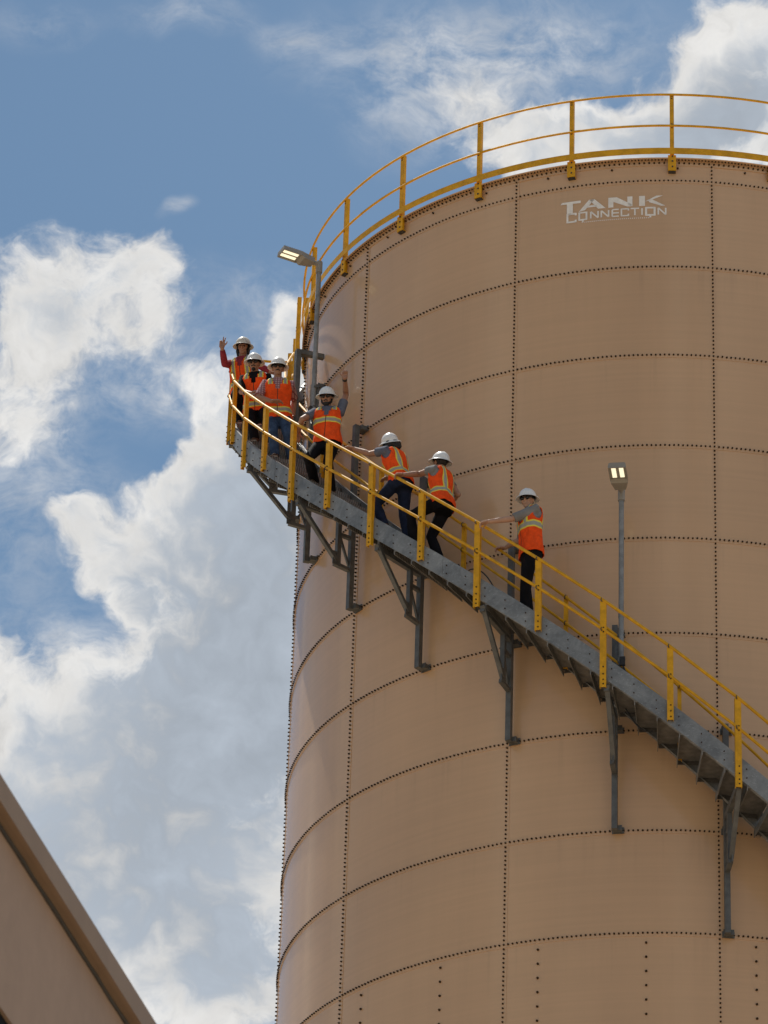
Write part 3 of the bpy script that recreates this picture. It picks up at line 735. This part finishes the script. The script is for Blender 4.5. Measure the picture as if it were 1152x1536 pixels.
# ------------------------------------------------------------------ people
TORSO = [(-.13, .120, .090, .000), (-.06, .158, .112, .000), (.02, .168, .116, -.004), (.10, .160, .108, .000), (.20, .148, .102, .006), (.30, .158, .112, .008),
         (.40, .176, .120, .006), (.47, .184, .114, .000), (.525, .168, .092, -.006), (.565, .120, .070, -.008), (.60, .068, .058, -.004)]
def lerp_tab(s):
    if s <= TORSO[0][0]: return TORSO[0][1:]
    for a, b in zip(TORSO, TORSO[1:]):
        if s <= b[0]:
            q = (s - a[0]) / (b[0] - a[0]); return tuple(a[i] + (b[i] - a[i]) * q for i in (1, 2, 3))
    return TORSO[-1][1:]
def fdir(a): return Vector((-math.sin(R_(a)), -math.cos(R_(a)), 0))
def ldir(a): return Vector((math.cos(R_(a)), -math.sin(R_(a)), 0))
def remesh(mb, vox, smooth=1):
    me = mb.mesh('tmp', MT['black']); o = bpy.data.objects.new('tmp', me); COL.objects.link(o)
    md = o.modifiers.new('r', 'REMESH'); md.mode = 'VOXEL'; md.voxel_size = vox
    if smooth:
        ms = o.modifiers.new('s', 'SMOOTH'); ms.iterations = smooth; ms.factor = .5
    dg = bpy.context.evaluated_depsgraph_get(); dg.update()
    out = bpy.data.meshes.new_from_object(o.evaluated_get(dg))
    bpy.data.objects.remove(o); bpy.data.meshes.remove(me)
    out.polygons.foreach_set('use_smooth', [True] * len(out.polygons)); return out
def setmat(me, m):
    me.materials.clear(); me.materials.append(m)
    me.polygons.foreach_set('material_index', [0] * len(me.polygons)); me.update(); return me

def person(J, label, shirt, trousers, skin, sleeve=.55, hat='hat', glasses=True, beard=None, hair='short', lmode='grip', rmode='grip', hb=.20, head_pitch=-12, head_roll=0, hat_pitch=0, gloves=False, vstart=None):
    V = {k: Vector(v) for k, v in J.items() if isinstance(v, (list, tuple)) and len(v) == 3}
    base = (V['al'] + V['ar']) / 2; base.z = min(V['al'].z, V['ar'].z) - .09
    for k in V: V[k] = V[k] - base
    V['lhand'] = Vector(J['lhand']).normalized(); V['rhand'] = Vector(J['rhand']).normalized()
    C, H = V['chest'], V['hip']; u = (C - H).normalized(); TL = (C - H).length / .5
    def frame(s):
        q = min(max(s / .45, 0), 1); a = J['pa'] + (J['ca'] - J['pa']) * q
        l = ldir(a); l = (l - u * l.dot(u)).normalized(); return l, l.cross(u), u
    def tp(lat, fw, s):
        l, f, _ = frame(s); return H + u * (s * TL) + l * lat + f * fw
    def torso(mb, inf=0.0, s0=-.13, s1=.60, n=24, hem=0.0):
        ss = [s0 + (s1 - s0) * i / 20 for i in range(21)]; vs = []
        for s in ss:
            hw, hd, of = lerp_tab(s)
            for k in range(n):
                a = 2 * math.pi * k / n; ca, sa = math.cos(a), math.sin(a)
                e = 2 / 2.4; x = math.copysign(abs(ca) ** e, ca) * (hw + inf); y = math.copysign(abs(sa) ** e, sa) * (hd + inf) + of
                vs.append(tp(x, y, s))
        fs = [(i * n + k, i * n + (k + 1) % n, (i + 1) * n + (k + 1) % n, (i + 1) * n + k) for i in range(20) for k in range(n)]
        fs += [tuple(range(n - 1, -1, -1)), tuple(20 * n + k for k in range(n))]
        mb.add(vs, fs)
    # head frame
    hf = fdir(J['hface']); pt = R_(head_pitch)
    hl = ldir(J['hface']); hf = hf * math.cos(pt) + Vector((0, 0, math.sin(pt))); hu = hl.cross(hf) * -1
    if hu.z < 0: hu = -hu
    rr = R_(head_roll); hl, hu = hl * math.cos(rr) + hu * math.sin(rr), hu * math.cos(rr) - hl * math.sin(rr)
    hc = V['head']; HA = (hl, hf, hu)
    def hp(x, y, z): return hc + hl * x + hf * y + hu * z
    # ---- body: one continuous skin surface
    mb = MB(); torso(mb, -.008, -.08)
    nb = tp(0, -.012, .56); mb.tube([nb, nb.lerp(hp(0, -.02, -.07), .5), hp(0, -.018, -.03)], [.064, .056, .056], 12)
    mb.ell(hp(0, -.012, .035), .074, .094, .098, HA, 16, 12); mb.ell(hp(0, .022, -.045), .056, .066, .070, HA, 14, 10)
    mb.ell(hp(0, .052, -.092), .028, .026, .022, HA, 10, 8)                                   # chin
    mb.tube([hp(0, .085, .012), hp(0, .104, -.022), hp(0, .086, -.040)], [.009, .015, .012], 8)  # nose
    for sx in (-1, 1):
        mb.ell(hp(.076 * sx, -.012, -.005), .012, .020, .033, HA, 8, 7)                            # ears
        mb.ell(hp(.030 * sx, .078, .030), .026, .012, .009, HA, 8, 6)                              # brow
        mb.ell(hp(.040 * sx, .060, -.020), .024, .024, .020, HA, 8, 6)                             # cheek
    mb.ell(hp(0, .083, -.062), .024, .010, .0075, HA, 8, 6)                                        # lips
    for sd, sg in (('l', 1), ('r', -1)):
        S, E, Wr = V['s' + sd], V['e' + sd], V['w' + sd]
        mb.tube([tp(.10 * sg, 0, .47), S, S.lerp(E, .35), E, E.lerp(Wr, .3), Wr], [.060, .058, .049, .040, .042, .027], 12)
        mb.ell(E, .040, .040, .040, None, 10, 7)
        # hand
        dh = V[sd + 'hand']; mode = lmode if sd == 'l' else rmode
        pn = Vector((0, 0, -1)) if mode in ('grip', 'rest') else Vector((0, -1, -.35))
        pn = (pn - dh * pn.dot(dh)); pn = pn.normalized() if pn.length > .1 else Vector((0, -1, 0))
        th_ = dh.cross(pn) * (1 if sd == 'l' else -1)
        # thumb of a palm-down left hand points to the person's right
        want = -ldir(J['ca']) * sg
        if th_.dot(want) < 0: th_ = -th_
        Pm = Wr + dh * .05
        mb.tube([Wr - dh * .01, Wr + dh * .03, Wr + dh * .075, Wr + dh * .095], [.027, .036, .041, .036], 12) if mode == 'fist' else None
        mb.box(Pm, (.040, .013, .046), (th_, pn, dh))
        mb.tube([Wr - dh * .02, Wr + dh * .02], [.028, .025], 10)
        curl = {'grip': [(38, 50, 35)] * 4, 'rest': [(18, 25, 18)] * 4, 'vee': [(4, 4, 3), (4, 4, 3), (80, 90, 60), (82, 92, 60)], 'point': [(2, 4, 4), (75, 90, 60), (80, 92, 62), (82, 92, 62)], 'open': [(6, 8, 6)] * 4}[mode]
        for fi, (off, L) in enumerate(((.030, .078), (.010, .088), (-.011, .082), (-.030, .066))):
            p = Wr + dh * .092 + th_ * off; dr = dh.copy()
            if mode in ('vee', 'open'): dr = (dh + th_ * (off * (8 if fi < 2 else 2))).normalized()
            pts = [p - dr * .015, p]; a = 0
            for seg_, c in zip((.44, .31, .25), curl[fi]):
                a += R_(c); p = p + (dr * math.cos(a) + pn * math.sin(a)) * (L * seg_); pts.append(p)
            mb.tube(pts, [.0098, .0098, .0092, .0085, .0072], 8)
        t0 = Wr + dh * .035 + th_ * .034
        tdir = (th_ * .75 + dh * .75 + pn * (.5 if mode == 'grip' else .15)).normalized(); t1 = t0 + tdir * .042; t2 = t1 + (tdir + dh * .5 + pn * (.9 if mode != 'open' else .1)).normalized() * .032
        mb.tube([t0 - tdir * .02, t0, t1, t2], [.013, .013, .0105, .009], 8)
    for sd in 'lr':
        hpj, K, A = V['h' + sd], V['k' + sd], V['a' + sd]
        mb.tube([hpj + Vector((0, 0, .02)), hpj.lerp(K, .5), K, K.lerp(A, .35), A], [.082, .070, .054, .052, .037], 12); mb.ell(K, .053, .053, .053, None, 10, 7)
        fd = fdir(J['pa']); mb.tube([A + Vector((0, 0, -.03)) - fd * .02, A + fd * .06 + Vector((0, 0, -.05)), A + fd * .15 + Vector((0, 0, -.065))], [.036, .034, .024], 10)
    body = link('person', setmat(remesh(mb, .0068, 1), MT[skin])); body.location = base
    body['label'] = label; body['category'] = 'person'; body['group'] = 'workers waving from the staircase'
    # ---- shirt
    mb = MB(); torso(mb, .012, -.05, .575)
    for sd, sg in (('l', 1), ('r', -1)):
        S, E, Wr = V['s' + sd], V['e' + sd], V['w' + sd]
        if sleeve <= 1: mb.tube([tp(.10 * sg, 0, .475), S, S.lerp(E, sleeve * .6), S.lerp(E, sleeve)], [.066, .070, .064, .065], 14)
        else: mb.tube([tp(.10 * sg, 0, .475), S, S.lerp(E, .6), E, E.lerp(Wr, .5), E.lerp(Wr, sleeve - 1)], [.066, .068, .058, .052, .049, .038], 14); mb.ell(E, .052, .052, .052, None, 10, 7)
    link('shirt', setmat(remesh(mb, .009, 2), MT[shirt]), body)
    # collar
    # ---- trousers
    mb = MB(); torso(mb, .018, -.14, .05)
    for sd in 'lr':
        hpj, K, A = V['h' + sd], V['k' + sd], V['a' + sd]
        mb.tube([hpj + Vector((0, 0, .05)), hpj, hpj.lerp(K, .5), K, K.lerp(A, .4), A + (K - A).normalized() * .02], [.088, .098, .086, .070, .070, .064], 14); mb.ell(K, .070, .070, .070, None, 12, 8)
    link('trousers', setmat(remesh(mb, .010, 3), MT[trousers]), body)
    # ---- boots
    for sd in 'lr':
        A = V['a' + sd]; fd = fdir(J['pa']); rt = ldir(J['pa']); z = Vector((0, 0, 1))
        mb = MB(); mb.tube([A + z * .05, A + z * -.01 - fd * .005], [.050, .052], 12)
        mb.tube([A - fd * .065 - z * .04, A - fd * .03 - z * .035, A + fd * .05 - z * .04, A + fd * .13 - z * .052, A + fd * .175 - z * .06], [.034, .046, .046, .042, .026], 12)
        bt = link('boot', setmat(remesh(mb, .009, 2), MT['boot']), body)
        mb = MB(); mb.box(A + fd * .05 - z * .081, (.046, .125, .009), (rt, fd, z)); part('sole', mb, MT['sole'], bt)
    # ---- vest: open front neck, lapped bands over the shoulders
    NU, NV = 56, 40; s0, s1 = -.045, .572; vs = []; at_ = []
    for j in range(NV + 1):
        s = s0 + (s1 - s0) * j / NV; hw, hd, of = lerp_tab(s)
        inf = .026 + .012 * max(0, (.12 - s) / .15) + (.004 * math.sin(9 * s))
        for k in range(NU):
            a = 2 * math.pi * k / NU; ca, sa = math.cos(a), math.sin(a); e = 2 / 2.4
            wob = .005 * math.sin(5 * a + 14 * s + hb * 30) + .004 * math.sin(9 * a - 21 * s)
            x = math.copysign(abs(ca) ** e, ca) * (hw + inf + wob); y = math.copysign(abs(sa) ** e, sa) * (hd + inf + wob) + of
            vs.append(tp(x, y, s)); at_.append((x, y, s - hb))
    fs = []
    for j in range(NV):
        for k in range(NU):
            ids = (j * NU + k, j * NU + (k + 1) % NU, (j + 1) * NU + (k + 1) % NU, (j + 1) * NU + k)
            x = sum(at_[i][0] for i in ids) / 4; y = sum(at_[i][1] for i in ids) / 4; s = sum(at_[i][2] for i in ids) / 4 + hb
            if y > .03 and s > .34 and abs(x) < (s - .34) * .42: continue       # V neck
            if abs(x) > .14 and ((s - .455) / .080) ** 2 + ((y + .004) / .072) ** 2 < 1: continue     # arm hole
            fs.append(ids)
    me = bpy.data.meshes.new('vest'); me.from_pydata([tuple(v) for v in vs], [], fs); me.materials.append(MT['vest'])
    sv_ = me.attributes.new('sv', 'FLOAT', 'POINT'); sv_.data.foreach_set('value', [t[2] + hb - (hb if vstart is None else vstart) for t in at_])
    a_ = me.attributes.new('tp', 'FLOAT_VECTOR', 'POINT'); a_.data.foreach_set('vector', [c for t in at_ for c in t])
    me.polygons.foreach_set('use_smooth', [True] * len(me.polygons))
    vo = link('vest', me, body); so = vo.modifiers.new('cloth', 'SOLIDIFY'); so.thickness = .007; so.offset = 1
    # ---- hard hat
    ha = R_(hat_pitch); f2 = hf * math.cos(ha) + hu * math.sin(ha); u2 = hu * math.cos(ha) - hf * math.sin(ha); A2 = (hl, f2, u2)
    hz = hc + hu * .048 - hf * .012
    mb = MB(); NUh, NVh = 28, 9; vs = []; fs = []
    for j in range(NVh + 1):
        ph = math.pi / 2 * j / NVh
        for i in range(NUh):
            a = 2 * math.pi * i / NUh; rid = 1 + .05 * max(0, 1 - abs(math.cos(a)) * 3.2) * math.sin(ph)
            vs.append(hz + hl * (.112 * math.cos(ph) * math.cos(a)) + f2 * (.134 * math.cos(ph) * math.sin(a)) + u2 * (.122 * math.sin(ph) ** .92 * rid))
    for j in range(NVh):
        for i in range(NUh): fs.append((j * NUh + i, j * NUh + (i + 1) % NUh, (j + 1) * NUh + (i + 1) % NUh, (j + 1) * NUh + i))
    o0 = len(vs)
    for (k1, dz) in ((1.0, 0.0), (1.34, -.022), (1.36, -.030), (1.30, -.030), (.97, -.008)):
        for i in range(NUh):
            a = 2 * math.pi * i / NUh; ex = k1 * (1 + (.06 * max(0, math.sin(a)) if k1 > 1.1 else 0))
            vs.append(hz + hl * (.112 * ex * math.cos(a)) + f2 * (.134 * (1 + (ex - 1) * .9) * math.sin(a)) + u2 * dz)
    for j in range(4):
        for i in range(NUh): fs.append((o0 + j * NUh + i, o0 + (j + 1) * NUh + i, o0 + (j + 1) * NUh + (i + 1) % NUh, o0 + j * NUh + (i + 1) % NUh))
    mb.add(vs, fs); ho = part('hard_hat', mb, MT[hat], body, True, 50)
    mb = MB(); mb.ell(hz + u2 * .004, .100, .120, .030, A2, 18, 6); part('hat_liner', mb, MT['black'], ho, True)
    # ---- eyes, glasses, beard, hair
    for sx in (-1, 1):
        mb = MB(); mb.ell(hp(.031 * sx, .079, .014), .014, .010, .008, HA, 8, 6); part('eye', mb, MT['dark'], body, True)
    if glasses:
        mb = MB()
        for sx in (-1, 1):
            mb.ell(hp(.034 * sx, .090 - .004, .010), .034, .014, .022, HA, 12, 7)
            mb.tube([hp(.062 * sx, .074, .018), hp(.080 * sx, .03, .016), hp(.080 * sx, -.02, .012)], .005, 6)
        mb.tube([hp(-.012, .100, .016), hp(.012, .100, .016)], .006, 6)
        part('sunglasses', mb, MT['shade'], body, True, 60)
    if beard:
        mb = MB()
        if beard in ('full',): mb.ell(hp(0, .046, -.088), .044, .044, .040, HA, 12, 8); [mb.tube([hp(.070 * q, .0, -.01), hp(.062 * q, .02, -.06), hp(.03 * q, .06, -.09)], [.012, .018, .02], 8) for q in (-1, 1)]
        if beard in ('full', 'goatee', 'moustache'): mb.tube([hp(-.030, .083, -.056), hp(0, .094, -.047), hp(.030, .083, -.056)], [.006, .010, .006], 8)
        if beard == 'goatee': mb.ell(hp(0, .062, -.096), .030, .028, .028, HA, 10, 7)
        part('beard', mb, MT['hair'], body, True, 60)
    mb = MB()
    mb.ell(hp(0, -.030, .022), .081, .088, .075, HA, 16, 9)
    if hair == 'long':
        mb.tube([hp(0, -.07, .02), hp(0, -.085, -.06), hp(0, -.075, -.15)], [.070, .075, .050], 12)
        for q in (-1, 1): mb.tube([hp(.070 * q, -.01, .03), hp(.082 * q, .005, -.05), hp(.075 * q, .0, -.13)], [.022, .026, .016], 8)
    if hair == 'curly':
        rnd = random.Random(3)
        for i in range(40):
            a = rnd.uniform(0, 2 * math.pi); mb.ell(hp(.098 * math.cos(a) + (.03 if math.cos(a) < 0 else 0) * 0, -.055 + .085 * math.sin(a) * .9, rnd.uniform(-.085, -.005)), .036, .036, .032, HA, 8, 6)
    link('hair', setmat(remesh(mb, .008, 1), MT['hair']), body)
    if gloves:
        for sd in 'lr':
            mb = MB(); dh = V[sd + 'hand']; Wr = V['w' + sd]; mb.tube([Wr - dh * .05, Wr, Wr + dh * .05, Wr + dh * .10], [.034, .036, .050, .040], 12, flat=.6)
            link('glove', setmat(remesh(mb, .008, 1), MT['glove']), body)
    return body, V

P = {"P7": {"head": [-1.704, 47.764, 29.262], "chest": [-1.67, 47.764, 29.055], "hip": [-1.647, 47.764, 28.485], "sl": [-1.577, 47.616, 29.055], "el": [-1.886, 47.6, 28.902], "wl": [-2.198, 47.607, 28.863], "sr": [-1.763, 47.913, 29.055], "er": [-1.786, 48.247, 28.973], "wr": [-2.018, 48.46, 28.955], "hl": [-1.616, 47.68, 28.485], "kl": [-1.713, 47.735, 28.053], "al": [-1.722, 47.819, 27.626], "hr": [-1.678, 47.849, 28.485], "kr": [-1.715, 47.916, 28.047], "ar": [-1.665, 48.011, 27.626], "hface": 20, "ca": 58, "pa": 70, "lhand": [-1, 0, -0.3], "rhand": [-1, 0.0, 0]}, "P6": {"head": [-2.89, 48.438, 30.214], "chest": [-2.864, 48.386, 30.013], "hip": [-2.834, 48.336, 29.538], "sl": [-2.952, 48.234, 30.013], "el": [-3.15, 48.452, 30.073], "wl": [-3.35, 48.3, 29.974], "sr": [-2.777, 48.538, 30.013], "er": [-2.643, 48.454, 29.758], "wr": [-2.784, 48.684, 29.739], "hl": [-2.864, 48.251, 29.538], "kl": [-3.244, 48.407, 29.411], "al": [-3.203, 48.435, 28.994], "hr": [-2.803, 48.421, 29.538], "kr": [-2.984, 48.526, 29.163], "ar": [-2.849, 48.515, 28.766], "hface": 140, "ca": 120, "pa": 110, "lhand": [-1, 0, 0], "rhand": [-1, 0.2, 0]}, "P5": {"head": [-3.584, 48.896, 30.778], "chest": [-3.529, 48.843, 30.582], "hip": [-3.416, 48.793, 30.139], "sl": [-3.629, 48.7, 30.582], "el": [-3.854, 48.89, 30.643], "wl": [-4.077, 48.968, 30.773], "sr": [-3.429, 48.987, 30.582], "er": [-3.4, 49.284, 30.552], "wr": [-3.591, 49.467, 30.609], "hl": [-3.454, 48.712, 30.139], "kl": [-3.74, 48.842, 29.846], "al": [-3.616, 48.781, 29.45], "hr": [-3.378, 48.875, 30.139], "kr": [-3.373, 48.85, 29.669], "ar": [-3.286, 48.789, 29.222], "hface": 165, "ca": 125, "pa": 115, "lhand": [-1, 0, 0.2], "rhand": [-1, 0.2, 0]}, "P4": {"head": [-4.537, 49.723, 32.024], "chest": [-4.527, 49.757, 31.817], "hip": [-4.509, 49.757, 31.34], "sl": [-4.352, 49.757, 31.817], "el": [-4.288, 49.836, 32.152], "wl": [-4.288, 49.525, 32.228], "sr": [-4.702, 49.757, 31.817], "er": [-4.849, 49.542, 31.583], "wr": [-4.925, 49.851, 31.546], "hl": [-4.423, 49.734, 31.34], "kl": [-4.477, 49.594, 30.936], "al": [-4.428, 49.826, 30.59], "hr": [-4.596, 49.78, 31.34], "kr": [-4.74, 49.587, 30.983], "ar": [-4.669, 49.966, 30.818], "hface": 8, "ca": 0, "pa": 15, "lhand": [0.02, -0.05, 1], "rhand": [0, -0.3, -1]}, "P3": {"head": [-5.354, 50.915, 33.248], "chest": [-5.349, 50.965, 33.025], "hip": [-5.334, 51.045, 32.526], "sl": [-5.174, 50.977, 33.025], "el": [-5.143, 51.264, 32.944], "wl": [-5.138, 51.223, 32.677], "sr": [-5.524, 50.953, 33.025], "er": [-5.611, 50.871, 32.75], "wr": [-5.4, 50.766, 32.619], "hl": [-5.244, 51.045, 32.526], "kl": [-5.172, 50.87, 32.14], "al": [-5.098, 50.92, 31.73], "hr": [-5.424, 51.045, 32.526], "kr": [-5.373, 50.857, 32.143], "ar": [-5.32, 50.805, 31.73], "hface": -4, "ca": -4, "pa": 0, "lhand": [-0.3, -0.4, -0.8], "rhand": [1, -0.1, 0]}, "P2": {"head": [-5.787, 51.758, 33.852], "chest": [-5.767, 51.81, 33.649], "hip": [-5.732, 51.89, 33.14], "sl": [-5.594, 51.786, 33.649], "el": [-5.538, 51.725, 33.361], "wl": [-5.639, 51.547, 33.186], "sr": [-5.941, 51.834, 33.649], "er": [-5.949, 51.732, 33.368], "wr": [-5.776, 51.566, 33.243], "hl": [-5.643, 51.882, 33.14], "kl": [-5.567, 51.608, 32.817], "al": [-5.451, 51.606, 32.414], "hr": [-5.822, 51.898, 33.14], "kr": [-5.768, 51.625, 32.813], "ar": [-5.687, 51.522, 32.414], "hface": 5, "ca": 8, "pa": 5, "lhand": [-1, -0.1, 0], "rhand": [1, -0.1, 0]}, "P1": {"head": [-6.067, 52.685, 34.707], "chest": [-6.075, 52.715, 34.473], "hip": [-6.025, 52.715, 33.956], "sl": [-5.904, 52.678, 34.473], "el": [-5.803, 52.475, 34.277], "wl": [-5.597, 52.415, 34.113], "sr": [-6.246, 52.751, 34.473], "er": [-6.302, 52.5, 34.318], "wr": [-6.328, 52.273, 34.461], "hl": [-5.936, 52.699, 33.956], "kl": [-5.865, 52.398, 33.657], "al": [-5.71, 52.603, 33.325], "hr": [-6.113, 52.73, 33.956], "kr": [-6.111, 52.387, 33.696], "ar": [-6.006, 52.554, 33.325], "hface": 5, "ca": 12, "pa": 10, "lhand": [0.8, -0.2, -0.4], "rhand": [0, 0, 1]}}

person(P['P1'], 'worker in maroon long sleeves with long hair, making a V sign', 'maroon', 'black', 'skin_tan', 1.85, 'hat_old', False, None, 'long', 'rest', 'vee', .10, -12)
person(P['P2'], 'bearded worker in black shirt standing just below the one in maroon', 'black', 'black', 'skin_tan', .9, 'hat', True, 'goatee', 'short', 'rest', 'rest', .06, -12, gloves=True, vstart=.45)
person(P['P3'], 'worker in pink plaid shirt and blue jeans resting a forearm on the yellow rail', 'plaid', 'jeans', 'skin_tan', .9, 'hat', True, 'moustache', 'short', 'grip', 'rest', .07, -10, vstart=.45)
b4, V4 = person(P['P4'], 'worker in black trousers pointing straight up with one raised arm', 'bluegrey', 'black', 'skin_tan', .62, 'hat', True, 'full', 'short', 'point', 'grip', .30, -14, vstart=.47)
mb = MB(); d4 = (V4['wl'] - V4['el']).normalized(); mb.tube([V4['wl'] - d4 * .045, V4['wl'] - d4 * .012], .034, 14); part('wristwatch', mb, MT['strap'], b4, True, 40)
person(P['P5'], 'worker in navy jeans climbing with his back turned and dark curly hair below the hat', 'bluegrey', 'navy', 'skin_tan', .55, 'hat', False, None, 'curly', 'grip', 'rest', .13, 5, -16, 14)
person(P['P6'], 'worker in black trousers climbing with his back turned, following the curly haired one', 'grey', 'black', 'skin_tan', .45, 'hat', False, None, 'short', 'grip', 'grip', .15, 5, 0, 8)
person(P['P7'], 'lowest worker on the stairs, in grey tee and dark glasses, arm stretched to the rail', 'grey', 'black', 'skin_light', .95, 'hat', True, None, 'short', 'grip', 'grip', .30, -8)
